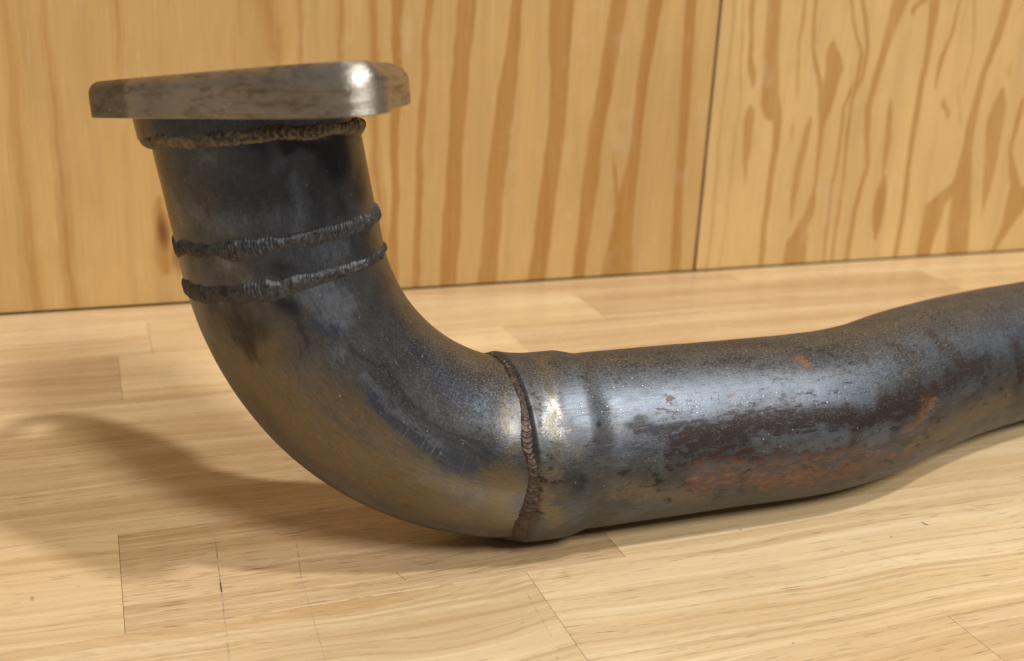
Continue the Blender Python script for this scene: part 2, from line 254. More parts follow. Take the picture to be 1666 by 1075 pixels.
# ------------------------------------------------------------------ materials
def steel_material(name, base, rough, seed, dust_amt=1.0, scratch=1.0, ew=1.0, bare_shine_c=(.125, .153, .192), flakes=0.0):
    k = NT(name)
    uv = k.attr('suv').outputs['Vector']
    A = k.sep(k.attr('stain_a').outputs['Color']); Bc = k.sep(k.attr('stain_b').outputs['Color'])
    uvs = k.scale(uv, (1, 1, 1), (seed, seed*.37, 0))
    # fine noises: n1 slightly stretched along the tube, n2 fine, n3 brushed lines
    n1 = k.noise(k.scale(uvs, (260, 520, 1)), 1, 8, .68)
    n2 = k.noise(k.scale(uvs, (900, 1500, 1)), 1, 5, .65)
    n3 = k.noise(k.scale(uvs, (48, 1500, 1)), 1, 5, .65)
    n4 = k.noise(k.scale(uvs, (60, 85, 1)), 1, 5, .6, .4)
    n5 = k.noise(k.scale(uvs, (170, 1500, 1)), 1, 6, .75)
    edge = k.math('ADD', k.math('MULTIPLY', k.math('SUBTRACT', n1, .5), 2.6), k.math('ADD', k.math('MULTIPLY', k.math('SUBTRACT', n2, .5), .8), k.math('MULTIPLY', k.math('SUBTRACT', n5, .5), 1.6)))
    def m(src, w=1.0, lo=.42, hi=.62): return k.mapr(k.math('ADD', src, k.math('MULTIPLY', edge, w*ew)), lo, hi)
    bare, dark, rust = m(A[0], .8, .2, .9), m(A[1], .95, .28, .68), m(A[2], .45, .08, 1.05)
    tan, blue, black = m(Bc[0], .55, .15, .9), m(Bc[1], .45, .2, .9), m(Bc[2], .5, .2, .8)
    c = k.mix(k.mapr(n4, .3, .7), base, tuple(x*.62 for x in base))
    c = k.mix(k.math('MULTIPLY', k.mapr(n1, .45, .7), .35), c, (.11, .085, .06))
    c = k.mix(k.math('MULTIPLY', tan, .85), c, (.172, .138, .088))
    c = k.mix(k.math('MULTIPLY', blue, .85), c, (.062, .082, .130))
    c = k.mix(k.math('MULTIPLY', bare, .9), c, bare_shine_c)  # bare metal; on neck and elbow also the lamp highlight, painted in
    c = k.mix(k.math('MULTIPLY', k.math('MULTIPLY', bare, k.mapr(n4, .50, .66)), .5), c, (.060, .062, .070))
    c = k.mix(k.math('MULTIPLY', k.mapr(k.math('MULTIPLY', bare, tan), .0, 1.0), .75), c, (.31, .275, .215))  # brassy collar metal, with its lamp sheen painted in as cream
    n6 = k.noise(k.scale(uvs, (1100, 110, 1)), 1, 3, .6)
    c = k.mix(k.math('MULTIPLY', k.math('MULTIPLY', blue, k.mapr(n6, .54, .68)), .45), c, (.27, .31, .38))
    c = k.mix(k.math('MULTIPLY', k.math('MULTIPLY', bare, k.mapr(n2, .5, .62)), .45), c, (.09, .09, .10))
    c = k.mix(k.math('MULTIPLY', dark, .93), c, (.026, .0155, .0145))
    if flakes:
        n7 = k.noise(k.scale(uvs, (150, 330, 1), (3.1, 1.7, 0)), 1, 8, .72)
        fl_ = k.math('MULTIPLY', k.mapr(n7, .545, .60), k.mapr(k.noise(k.scale(uvs, (38, 60, 1), (1.1, 4.7, 0)), 1, 3, .5), .46, .60))
        c = k.mix(k.math('MULTIPLY', fl_, flakes), c, (.035, .024, .024))
    rc = k.mix(k.mapr(k.math('ADD', k.math('MULTIPLY', n1, .6), k.math('MULTIPLY', n4, .4)), .38, .62), (.070, .028, .018), (.205, .088, .030))
    c = k.mix(k.math('MULTIPLY', rust, .82), c, rc)
    c = k.mix(k.math('MULTIPLY', black, .82), c, (.024, .024, .030))
    c = k.mix(1.0, c, k.mix(k.mapr(k.math('ADD', k.math('MULTIPLY', n2, .5), k.math('MULTIPLY', n5, .5)), .36, .64), (.86, .86, .86), (1.15, 1.15, 1.15)), 'MULTIPLY')
    # bright and dark hairline scratches
    sc1 = k.math('MULTIPLY', k.mapr(n3, .60, .74), k.mapr(n1, .48, .62))
    c = k.mix(k.math('MULTIPLY', sc1, .5*scratch), c, (.42, .38, .31))
    sc2 = k.math('MULTIPLY', k.mapr(n3, .36, .28), k.mapr(n1, .5, .40))
    c = k.mix(k.math('MULTIPLY', sc2, .6*scratch), c, (.02, .018, .018))
    # settled dust: tiny pale specks on what faces up
    nz = k.xyz(k.n('NewGeometry').outputs['Normal'])[2]
    vor = k.n('TexVoronoi'); k.l(k.scale(uvs, (1700, 1700, 1)), vor.inputs['Vector']); vor.inputs['Scale'].default_value = 1
    rnd = k.sep(vor.outputs['Color'])[0]
    speck = k.math('MULTIPLY', k.mapr(vor.outputs['Distance'], .34, .18), k.mapr(rnd, .62, .64))
    up = k.mapr(k.math('ADD', nz, k.math('MULTIPLY', k.math('SUBTRACT', n4, .5), .9)), -.05, .95)
    dust = k.math('MULTIPLY', k.math('MULTIPLY', speck, up), .85*dust_amt)
    film = k.math('MULTIPLY', k.math('MULTIPLY', k.mapr(nz, .25, 1.0), k.mapr(n2, .40, .62)), .26*dust_amt)
    few = k.math('MULTIPLY', k.math('MULTIPLY', k.mapr(vor.outputs['Distance'], .5, .2), k.math('GREATER_THAN', rnd, .998)), .7)
    dust = k.math('MAXIMUM', k.math('MAXIMUM', dust, film), few)
    c = k.mix(dust, c, (.36, .31, .24))
    k.l(c, k.b.inputs['Base Color'])
    nonmet = k.math('MAXIMUM', k.math('MULTIPLY', rust, .7), k.math('MAXIMUM', k.math('MULTIPLY', dark, .25), dust))
    k.l(k.math('SUBTRACT', .94, nonmet, clamp=True), k.b.inputs['Metallic'])
    rr = k.math('ADD', rough, k.math('MULTIPLY', k.math('SUBTRACT', n1, .5), .25))
    rr = k.math('ADD', rr, k.math('MULTIPLY', nonmet, .25)); rr = k.math('SUBTRACT', rr, k.math('ADD', k.math('MULTIPLY', bare, .04), k.math('MULTIPLY', k.math('MULTIPLY', bare, tan), .22)))
    k.l(k.math('ADD', rr, k.math('MULTIPLY', k.math('SUBTRACT', n2, .5), .2), clamp=True), k.b.inputs['Roughness'])
    h = k.math('ADD', k.math('MULTIPLY', n2, .5), k.math('ADD', k.math('MULTIPLY', n3, .35), k.math('MULTIPLY', n1, .6)))
    # rows of tiny nicks left by the bending die
    v2 = k.n('TexVoronoi'); k.l(k.scale(uvs, (420, 620, 1)), v2.inputs['Vector']); v2.inputs['Scale'].default_value = 1; v2.inputs['Randomness'].default_value = .45
    nick = k.math('MULTIPLY', k.mapr(v2.outputs['Distance'], .2, .05), A[0])
    h = k.math('SUBTRACT', h, k.math('MULTIPLY', nick, 1.3))
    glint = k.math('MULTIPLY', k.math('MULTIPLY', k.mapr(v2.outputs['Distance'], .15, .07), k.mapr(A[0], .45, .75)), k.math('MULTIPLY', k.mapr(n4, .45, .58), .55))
    c = k.mix(glint, c, (.75, .8, .85)); k.l(c, k.b.inputs['Base Color'])  # glints of the nicks, painted as bright dots in the colour
    k.l(k.bump(h, .55, .00012), k.b.inputs['Normal'])
    return k.m

def weld_material(name, c0, c1, c2, rough=.5):
    k = NT(name)
    uv = k.attr('suv').outputs['Vector']; st = k.sep(k.attr('stain_a').outputs['Color'])
    n1 = k.noise(k.scale(uv, (700, 700, 1)), 1, 6, .65); n2 = k.noise(k.scale(uv, (90, 160, 1)), 1, 4, .6)
    c = k.mix(k.mapr(n1, .35, .65), c0, c1)
    c = k.mix(k.math('MULTIPLY', k.mapr(n2, .5, .7), .6), c, c2)
    c = k.mix(k.mapr(k.math('ADD', st[0], k.math('MULTIPLY', k.math('SUBTRACT', n1, .5), .8)), .4, .8), c, (.23, .175, .125))
    c = k.mix(k.mapr(k.math('ADD', st[1], k.math('MULTIPLY', k.math('SUBTRACT', n1, .5), .8)), .4, .8), c, (.25, .25, .26))
    k.l(c, k.b.inputs['Base Color']); k.b.inputs['Metallic'].default_value = .75
    k.l(k.mapr(n1, .3, .7, rough-.12, rough+.15), k.b.inputs['Roughness'])
    k.l(k.bump(n1, .7, .00025), k.b.inputs['Normal'])
    return k.m

def flange_material():
    k = NT('brushed flange steel')
    p = k.n('TexCoord').outputs['Object']
    uv = k.attr('suv').outputs['Vector']       # x along the outline, y up the edge
    n1 = k.noise(k.scale(uv, (140, 420, 1)), 1, 7, .62); n2 = k.noise(k.scale(p, (900, 900, 900)), 1, 4, .6)
    n3 = k.noise(k.scale(uv, (60, 1900, 1)), 1, 4, .6); n4 = k.noise(k.scale(p, (38, 38, 60)), 1, 4, .6)
    c = k.mix(k.mapr(n4, .35, .7), (.42, .385, .335), (.31, .285, .25))
    c = k.mix(k.math('MULTIPLY', k.mapr(n1, .48, .70), .6), c, (.13, .105, .08))
    c = k.mix(k.math('MULTIPLY', k.mapr(k.noise(k.scale(p, (110, 110, 160)), 1, 7, .7), .52, .66), .5), c, (.16, .135, .115))
    c = k.mix(k.math('MULTIPLY', k.mapr(n3, .6, .75), .35), c, (.46, .41, .34))
    pit = k.mapr(k.noise(k.scale(p, (420, 420, 420)), 1, 3, .6), .68, .74)
    c = k.mix(k.math('MULTIPLY', pit, .7), c, (.05, .035, .03))
    ysep = k.xyz(uv)
    dk = k.math('MULTIPLY', k.mapr(ysep[0], .0165, .0135), k.mapr(ysep[0], -.05, -.04))   # darker end face left of the crease
    c = k.mix(k.math('MULTIPLY', dk, .5), c, (.07, .065, .05))
    # thin dark line where the flat edge meets the rounded shoulder
    ln = k.mapr(k.math('ABSOLUTE', k.math('SUBTRACT', k.math('ADD', ysep[2], k.math('MULTIPLY', n1, .10)), .70)), .0, .05, 1.0, 0.0)
    c = k.mix(k.math('MULTIPLY', k.math('MULTIPLY', ln, k.mapr(n4, .4, .6)), .45), c, (.09, .065, .05))
    vor = k.n('TexVoronoi'); k.l(k.scale(p, (900, 900, 900)), vor.inputs['Vector']); vor.inputs['Scale'].default_value = 1
    sp = k.math('MULTIPLY', k.mapr(vor.outputs['Distance'], .4, .2), k.math('GREATER_THAN', k.sep(vor.outputs['Color'])[0], .985))
    c = k.mix(k.math('MULTIPLY', sp, .7), c, (.6, .55, .5))
    k.l(c, k.b.inputs['Base Color']); k.b.inputs['Metallic'].default_value = .93
    k.b.inputs['Anisotropic'].default_value = .82
    tn = k.n('CombineXYZ'); tn.inputs[0].default_value = -.067; tn.inputs[1].default_value = .089; tn.inputs[2].default_value = .994; k.l(tn.outputs[0], k.b.inputs['Tangent'])
    k.l(k.math('ADD', k.mapr(n1, .3, .7, .32, .50), k.math('MULTIPLY', n2, .06)), k.b.inputs['Roughness'])
    h = k.math('ADD', k.math('MULTIPLY', n3, .8), k.math('ADD', k.math('MULTIPLY', n1, .8), k.math('MULTIPLY', n2, .5)))
    k.l(k.bump(h, .6, .00030), k.b.inputs['Normal'])
    return k.m

def plank_material():
    k = NT('oiled butcher block wood')
    p = k.n('NewGeometry').outputs['Position']
    rnd = k.n('ObjectInfo').outputs['Random']
    tone = k.attr('tone', 'OBJECT').outputs['Fac']; pore = k.attr('pore', 'OBJECT').outputs['Fac']; fig = k.attr('figure', 'OBJECT').outputs['Fac']
    offs = k.n('CombineXYZ'); k.l(k.math('MULTIPLY', rnd, 7.3), offs.inputs[0]); k.l(k.math('MULTIPLY', rnd, 3.1), offs.inputs[1]); k.l(k.math('MULTIPLY', rnd, 1.7), offs.inputs[2])
    va = k.n('VectorMath', operation='ADD'); k.l(p, va.inputs[0]); k.l(offs.outputs[0], va.inputs[1]); q = va.outputs[0]
    # bend the grain a little
    w = k.noise(k.scale(q, (7, 16, 1)), 1, 3, .5)
    big = k.noise(k.scale(q, (5, 11, 1)), 1, 2, .5)
    qx = k.xyz(q)
    yb = k.math('ADD', qx[1], k.math('ADD', k.math('MULTIPLY', k.math('SUBTRACT', w, .5), .006), k.math('MULTIPLY', k.math('MULTIPLY', k.math('SUBTRACT', big, .5), .07), fig)))
    cb = k.n('CombineXYZ'); k.l(qx[0], cb.inputs[0]); k.l(yb, cb.inputs[1]); g = cb.outputs[0]
    b1 = k.noise(k.scale(g, (2.2, 85, 1)), 1, 4, .55)
    b2 = k.noise(k.scale(g, (6, 420, 1)), 1, 5, .6)
    b3 = k.noise(k.scale(g, (26, 1500, 1)), 1, 3, .6)
    bl = k.noise(k.scale(q, (9, 26, 1)), 1, 4, .6)
    light = k.mix(tone, (.73, .565, .335), (.52, .350, .20)); dark = k.mix(tone, (.62, .445, .235), (.38, .235, .12))
    c = k.mix(k.mapr(b1, .34, .66), light, dark)
    c = k.mix(k.math('MULTIPLY', k.mapr(b2, .50, .66), .40), c, (.36, .205, .09))
    c = k.mix(k.math('MULTIPLY', k.mapr(b3, .54, .70), .28), c, (.33, .19, .09))
    c = k.mix(k.math('MULTIPLY', k.mapr(b2, .47, .33), .45), c, (.80, .65, .44))
    c = k.mix(k.math('MULTIPLY', k.mapr(bl, .35, .7), .25), c, (.46, .29, .13))
    # a swirl of darker heartwood on the block nearest the viewer, against its far joint
    PP = k.xyz(p)
    ex = k.math('DIVIDE', k.math('SUBTRACT', PP[0], .062), .040); ey = k.math('DIVIDE', k.math('SUBTRACT', PP[1], .2975), .0085)
    el = k.math('SQRT', k.math('ADD', k.math('MULTIPLY', ex, ex), k.math('MULTIPLY', ey, ey)))
    el = k.math('ADD', el, k.math('MULTIPLY', k.math('SUBTRACT', k.noise(k.scale(p, (60, 160, 1)), 1, 4, .6), .5), .7))
    inside = k.math('LESS_THAN', PP[1], .2977)
    c = k.mix(k.math('MULTIPLY', k.math('MULTIPLY', k.mapr(el, 1.0, .35), inside), .60), c, (.44, .255, .105))
    rg = k.math('MULTIPLY', k.mapr(k.math('ABSOLUTE', k.math('SINE', k.math('MULTIPLY', el, 11.0))), .80, 1.0), k.mapr(el, 3.2, .8))
    c = k.mix(k.math('MULTIPLY', k.math('MULTIPLY', rg, inside), .26), c, (.42, .25, .11))
    # open pores: short dark dashes along the grain
    pn = k.noise(k.scale(g, (75, 2700, 1)), 1, 2, .5); pm = k.noise(k.scale(g, (12, 160, 1)), 1, 3, .5)
    thr = k.math('SUBTRACT', k.math('SUBTRACT', .685, k.math('MULTIPLY', pore, .075)), k.math('MULTIPLY', k.math('SUBTRACT', pm, .5), .28))
    dash = k.mapr(k.math('SUBTRACT', pn, thr), 0, .05)
    c = k.mix(k.math('MULTIPLY', dash, .78), c, (.20, .10, .045))
    spk = k.mapr(k.noise(k.scale(g, (260, 1500, 1)), 1, 1, .5), .70, .76)
    c = k.mix(k.math('MULTIPLY', spk, .30), c, (.27, .15, .07))
    P = k.xyz(p)
    # pencil lines and small dents (in the wood's own coordinates)
    def line(x1, y1, x2, y2, wd, colr, s, brk=True):
        nonlocal c
        sl = (x2-x1)/(y2-y1); lo, hi = min(y1, y2), max(y1, y2)
        d = k.math('ABSOLUTE', k.math('SUBTRACT', k.math('SUBTRACT', P[0], k.math('MULTIPLY', P[1], sl)), x1-sl*y1))
        mk = k.math('MULTIPLY', k.mapr(d, wd, wd*.3), k.math('MULTIPLY', k.math('GREATER_THAN', P[1], lo), k.math('LESS_THAN', P[1], hi)))
        if brk: mk = k.math('MULTIPLY', mk, k.mapr(k.noise(k.scale(p, (900, 300, 1)), 1, 2), .35, .6))
        c = k.mix(k.math('MULTIPLY', mk, s), c, colr)
    line(.02918, .3464, .0275, .3136, .00032, (.13, .12, .12), .75)
    line(.0275, .3136, .0247, .26, .00035, (.17, .16, .15), .6)
    line(.0277, .3180, .0275, .3125, .00045, (.04, .04, .04), .8, False)
    line(.05446, .3352, .05215, .3139, .00022, (.10, .09, .09), .8)
    line(.05215, .3139, .0508, .26, .00022, (.2, .17, .15), .5)
    line(.0815, .309, .0835, .3035, .0003, (.09, .05, .03), .6, False)
    line(.118, .287, .1165, .262, .0002, (.2, .13, .08), .5)
    line(.2726, .2903, .2734, .2880, .0007, (.08, .05, .03), .8, False)
    line(.30, .297, .305, .290, .0003, (.12, .07, .04), .6, False)
    line(.335, .292, .345, .280, .0003, (.4, .38, .36), .5, False)
    line(.24, .277, .247, .268, .0002, (.16, .1, .05), .6, False)
    line(-.0268, .3255, -.0266, .3228, .0008, (.28, .16, .08), .6)
    line(.1321, .538, .1323, .534, .003, (.36, .2, .09), .55)
    line(.205, .304, .2052, .303, .0006, (.1, .06, .03), .6, False)
    # random little nicks and hairs
    vv = k.n('TexVoronoi'); k.l(k.scale(p, (70, 70, 1)), vv.inputs['Vector']); vv.inputs['Scale'].default_value = 1
    nk = k.math('MULTIPLY', k.mapr(vv.outputs['Distance'], .05, .02), k.math('GREATER_THAN', k.sep(vv.outputs['Color'])[0], .75))
    c = k.mix(k.math('MULTIPLY', nk, .6), c, (.13, .08, .04))
    k.l(c, k.b.inputs['Base Color'])
    k.l(k.math('ADD', k.mapr(b2, .3, .7, .19, .32), k.math('MULTIPLY', dash, .2)), k.b.inputs['Roughness'])
    k.b.inputs['Specular IOR Level'].default_value = .5
    h = k.math('SUBTRACT', k.math('ADD', k.math('MULTIPLY', b3, .35), k.math('MULTIPLY', b2, .3)), k.math('MULTIPLY', dash, 1.2))
    k.l(k.bump(h, .5, .00012), k.b.inputs['Normal'])
    return k.m

def plywood_material(name, light, dark, seed):
    k = NT(name)
    p = k.n('NewGeometry').outputs['Position']
    g = k.attr('grain').outputs['Color']; G = k.sep(g)
    q = k.scale(p, (1, 1, 1), (seed, 0, seed*.7))
    warp = k.noise(k.scale(q, (60, 60, 14)), 1, 4, .6)
    fine = k.noise(k.scale(q, (900, 1, 40)), 1, 4, .6)
    mid = k.noise(k.scale(q, (140, 1, 9)), 1, 4, .55)
    soft = k.noise(k.scale(q, (16, 1, 7)), 1, 4, .6)
    c = k.mix(k.mapr(soft, .3, .7), light, tuple(x*.86 for x in light))
    c = k.mix(k.math('MULTIPLY', k.mapr(mid, .42, .72), .45), c, tuple(x*.72 for x in light))
    m = k.mapr(k.math('ADD', G[0], k.math('MULTIPLY', k.math('SUBTRACT', warp, .5), .22)), .15, .75)
    c = k.mix(k.math('MULTIPLY', m, k.mapr(mid, .35, .65, .78, 1.0)), c, dark)
    c = k.mix(k.math('MULTIPLY', k.mapr(fine, .5, .75), .22), c, (.30, .17, .065))
    c = k.mix(k.math('MULTIPLY', k.mapr(fine, .42, .25), .16), c, (.75, .56, .33))
    c = k.mix(G[1], c, (.17, .062, .018))       # knot
    c = k.mix(k.math('MULTIPLY', G[2], k.mapr(warp, .35, .6)), c, (.62, .52, .40))   # pale scuffs
    k.l(c, k.b.inputs['Base Color'])
    k.b.inputs['Roughness'].default_value = .6
    k.b.inputs['Specular IOR Level'].default_value = .35
    k.l(k.bump(k.math('ADD', fine, k.math('MULTIPLY', m, .6)), .4, .0003), k.b.inputs['Normal'])
    return k.m
def plain(name, c, rough=.7, metal=0.0):
    k = NT(name); n = k.noise(k.scale(k.n('TexCoord').outputs['Object'], (200, 200, 200)), 1, 5, .6)
    k.l(k.mix(k.mapr(n, .3, .7), c, tuple(x*.6 for x in c)), k.b.inputs['Base Color'])
    k.b.inputs['Roughness'].default_value = rough; k.b.inputs['Metallic'].default_value = metal
    return k.m

# ------------------------------------------------------------------ the setting: work surface and plywood
M_plank = plank_material()
top = empty('workbench_top', (0.3, 0.28, -0.038))
tag(top, 'pale glued butcher block worktop carrying the bent exhaust pipe', 'worktop')
BACK = 0.6035
rows = [  # y0, y1, [(x0, x1, tone, pore, figure)...]
    (-.06, 0.0, [(-.5, -.1, .3, .5, .3), (-.1, .5, .6, .5, .2), (.5, 1.2, .2, .6, .1)]),
    (0.0, .0595, [(-.5, .05, .7, .4, .2), (.05, .55, .2, .5, .2), (.55, 1.2, .5, .5, .1)]),
    (.0595, .119, [(-.5, -.2, .1, .6, .1), (-.2, .3, .5, .5, .4), (.3, 1.2, .3, .4, .1)]),
    (.119, .1785, [(-.5, .12, .3, .5, .2), (.12, .6, .8, .5, .1), (.6, 1.2, .3, .5, .1)]),
    (.1785, .238, [(-.5, .0, .6, .5, .2), (.0, .24, .2, .5, .4), (.24, 1.2, .45, .5, .1)]),
    (.238, .2977, [(-.5, -.19, .3, .5, .2), (-.19, .1221, .22, .45, 1.0), (.1221, .47, .0, .45, .35), (.47, 1.2, .5, .5, .1)]),
    (.2977, .3575, [(-.5, -.16, .5, .4, .2), (-.16, -.0012, .15, .15, .9), (-.0012, .1575, .72, 1.0, .15), (.1575, .52, .15, .35, .15), (.52, 1.2, .4, .5, .1)]),
    (.3575, .4165, [(-.5, -.11, .4, .5, .2), (-.11, .36, .50, .60, .25), (.36, .71, .2, .5, .1), (.71, 1.2, .5, .5, .1)]),
    (.4165, .4755, [(-.5, -.14, .2, .5, .2), (-.14, .25, .35, .35, .3), (.25, .61, .45, .5, .1), (.61, 1.2, .3, .5, .1)]),
    (.4755, .5300, [(-.5, -.21, .4, .5, .2), (-.21, .0045, .70, .3, .4), (.0045, .1965, .0, .25, .2), (.1965, .55, .50, .3, .2), (.55, 1.2, .2, .5, .1)]),
    (.5300, .5790, [(-.5, .02, .25, .3, .3), (.02, .2565, .15, .2, .2), (.2565, .5, .62, .3, .2), (.5, 1.2, .3, .5, .1)]),
    (.5790, BACK, [(-.5, .1, .35, .3, .2), (.1, .37, .62, .3, .2), (.37, 1.2, .3, .5, .1)]),
]
def plank_mesh(x0, x1, y0, y1, T=.038, b=.00003):
    x0 += 6e-5; x1 -= 6e-5; y0 += 6e-5; y1 -= 6e-5
    V = []
    for z, i in ((-T, 0), (-b*1.2, 0), (0, b)):
        V += [(x0+i, y0+i, z), (x1-i, y0+i, z), (x1-i, y1-i, z), (x0+i, y1-i, z)]
    F = [(3, 2, 1, 0), (8, 9, 10, 11)]
    for k in (0, 4):
        for j in range(4): F.append((k+j, k+(j+1) % 4, k+4+(j+1) % 4, k+4+j))
    me = bpy.data.meshes.new('plank'); me.from_pydata(V, [], F); me.update()
    return me
for y0, y1, ps in rows:
    for x0, x1, tone, pore, fg in ps:
        o = link('plank', plank_mesh(x0, x1, y0, y1), M_plank, top)
        o['tone'] = float(tone); o['pore'] = float(pore); o['figure'] = float(fg)

def plywood(name, x0, x1, z0, z1, bands, mat, wk, knot=None):
    T = .012; YF = BACK+.0012
    stepx, stepz = .0009, .0018
    nx = int((x1-x0)/stepx); nz = int((z1-z0)/stepz)
    xs = np.linspace(x0, x1, nx); zs = np.linspace(z0, z1, nz)
    Zg, Xg = np.meshgrid(zs, xs, indexing='ij')
    Xm, Zm = Xg*1e3, Zg*1e3
    jig = 3.2*(fbm(Xm*.06, Zm*.035, 4)-.5) + 1.3*(fbm(Xm*.2+5, Zm*.09, 3)-.5)
    m = np.zeros_like(Xm); near = np.full_like(Xm, 60.)
    for pts, wds, st, soft in bands:
        pts = sorted(zip([p[1] for p in pts], [p[0] for p in pts], wds)) if len(pts) > 1 else [(pts[0][1], pts[0][0], wds[0])]
        zz = np.array([p[0] for p in pts]); xx = np.array([p[1] for p in pts]); ww = np.array([p[2] for p in pts])
        if len(zz) > 1:
            top_open = zz[-1] > 150; bot_open = zz[0] < 12
            if top_open:   # the grain goes on above the frame the way it runs at its top
                sl = np.clip((xx[-1]-xx[-2])/max(zz[-1]-zz[-2], 1), -.3, .3)
                zz = np.append(zz, 900); xx = np.append(xx, xx[-1]+sl*.4*(900-zz[-2])); ww = np.append(ww, ww[-1])
            if bot_open:
                zz = np.insert(zz, 0, -20); xx = np.insert(xx, 0, xx[0]); ww = np.insert(ww, 0, ww[0])
        xc = np.interp(Zm, zz, xx); w = np.interp(Zm, zz, ww)*wk
        e = np.clip(np.minimum(Zm-zz[0], zz[-1]-Zm)+5, 0, 10)/10 if len(zz) > 1 else np.clip(1-abs(Zm-zz[0])/8, 0, 1)
        w2 = w*np.sqrt(np.clip(e, 0, 1))+1e-3
        d = np.abs(Xm+jig-xc)
        sw = np.maximum(w2*soft*1.45, 1.1 if soft < .5 else 2.2)
        m = np.maximum(m, st*np.clip((w2+sw-d)/(2*sw), 0, 1)*(e > 0))
        if st > .5: near = np.minimum(near, np.where(e > 0, np.abs(d-w2), 60.))
    m = np.clip(m + .16*np.cos(near*2*math.pi/2.6)*np.exp(-near/7)*(fbm(Xm*.05+8, Zm*.02, 2)*1.6-.3), 0, 1.1)
    # beyond what the picture shows: the same sort of wandering growth rings
    vis_lo, vis_hi = min(p[0] for b in bands for p in b[0]), max(p[0] for b in bands for p in b[0])
    far = np.clip((vis_lo-8-Xm)/10, 0, 1)+np.clip((Xm-vis_hi-8)/10, 0, 1)
    rings = np.abs(((Xm*.045+2.2*fbm(Xm*.01+3, Zm*.004, 3)) % 1)-.5)*2
    m = np.maximum(m, np.clip(far, 0, 1)*np.clip(rings*2.2-1.1, 0, 1))
    kn = np.zeros_like(m); sf = np.zeros_like(m)
    if knot:
        for kx, kz, rx, rz, ks in knot:
            kn = np.maximum(kn, ks*np.clip(1.4-np.hypot((Xm+jig-kx)/rx, (Zm-kz)/rz)*1.2, 0, 1))
    sf = np.clip(fbm(Xm*.11+90, Zm*.05, 4)*4.2-2.9, 0, .09)
    V = np.stack([Xg.ravel(), np.full(Xg.size, YF), Zg.ravel()], 1)
    me, F = grid_mesh(name, V, nz, nx)
    C = np.stack([m.ravel(), kn.ravel(), sf.ravel(), np.ones(m.size)], 1)
    vattr(me, 'grain', C)
    bm = bmesh.new(); bm.from_mesh(me)
    # thickness: back sheet and edges
    cs = [bm.verts.new((x, YF+T, z)) for x, z in ((x0, z0), (x1, z0), (x1, z1), (x0, z1))]
    bm.faces.new((cs[0], cs[1], cs[2], cs[3])).normal_update()
    fr = [bm.verts.new((x, YF, z)) for x, z in ((x0, z0), (x1, z0), (x1, z1), (x0, z1))]
    for j in range(4): bm.faces.new((fr[j], fr[(j+1) % 4], cs[(j+1) % 4], cs[j]))
    bm.to_mesh(me); bm.free()
    for pgn in me.polygons:
        pass
    return me
M_plyL = plywood_material('clear plywood with broad growth rings', (.53, .325, .118), (.345, .165, .036), 2.0)
M_plyR = plywood_material('plywood with tight wavy growth rings', (.60, .39, .155), (.385, .205, .055), 5.0)
SEAM = .3508
wl = link('plywood_panel', plywood('plywood_panel', -.52, SEAM-.0010, .0008, .62, BANDS_LEFT, M_plyL, .92,
     [(32.5, 40, 3.8, 11, 1.0), (39, 25, 3.4, 10, .7), (52, 70, 3, 14, .35), (66, 35, 1.5, 8, .2)]), M_plyL)
tag(wl, 'wide plywood panel behind the flange, with broad soft upright stripes and a brown knot', 'plywood panel')
wr = link('plywood_panel', plywood('plywood_panel', SEAM+.0010, 1.20, .0008, .62, BANDS_RIGHT, M_plyR, .85), M_plyR)
tag(wr, 'plywood panel right of the dark seam, with tight wavy grain and orange loops', 'plywood panel')
bm = bmesh.new()
bmesh.ops.create_cube(bm, size=1, matrix=Matrix.Translation((.34, BACK+.0012+.012+.003+.02, .29)) @ Matrix.Diagonal((1.72, .04, .66, 1)))
me = bpy.data.meshes.new('wall'); bm.to_mesh(me); bm.free()
o = link('wall', me, plain('dark stud wall', (.05, .035, .02), .9)); tag(o, kind='structure')

# ------------------------------------------------------------------ the exhaust pipe
base, _, _, _ = frame(np.array([-.05]))
pipe = empty('exhaust_pipe', (0.12, 0.3246, 0.0))
tag(pipe, 'bent dark steel exhaust pipe with a thick flange and welded elbow, lying on the worktop', 'exhaust pipe')

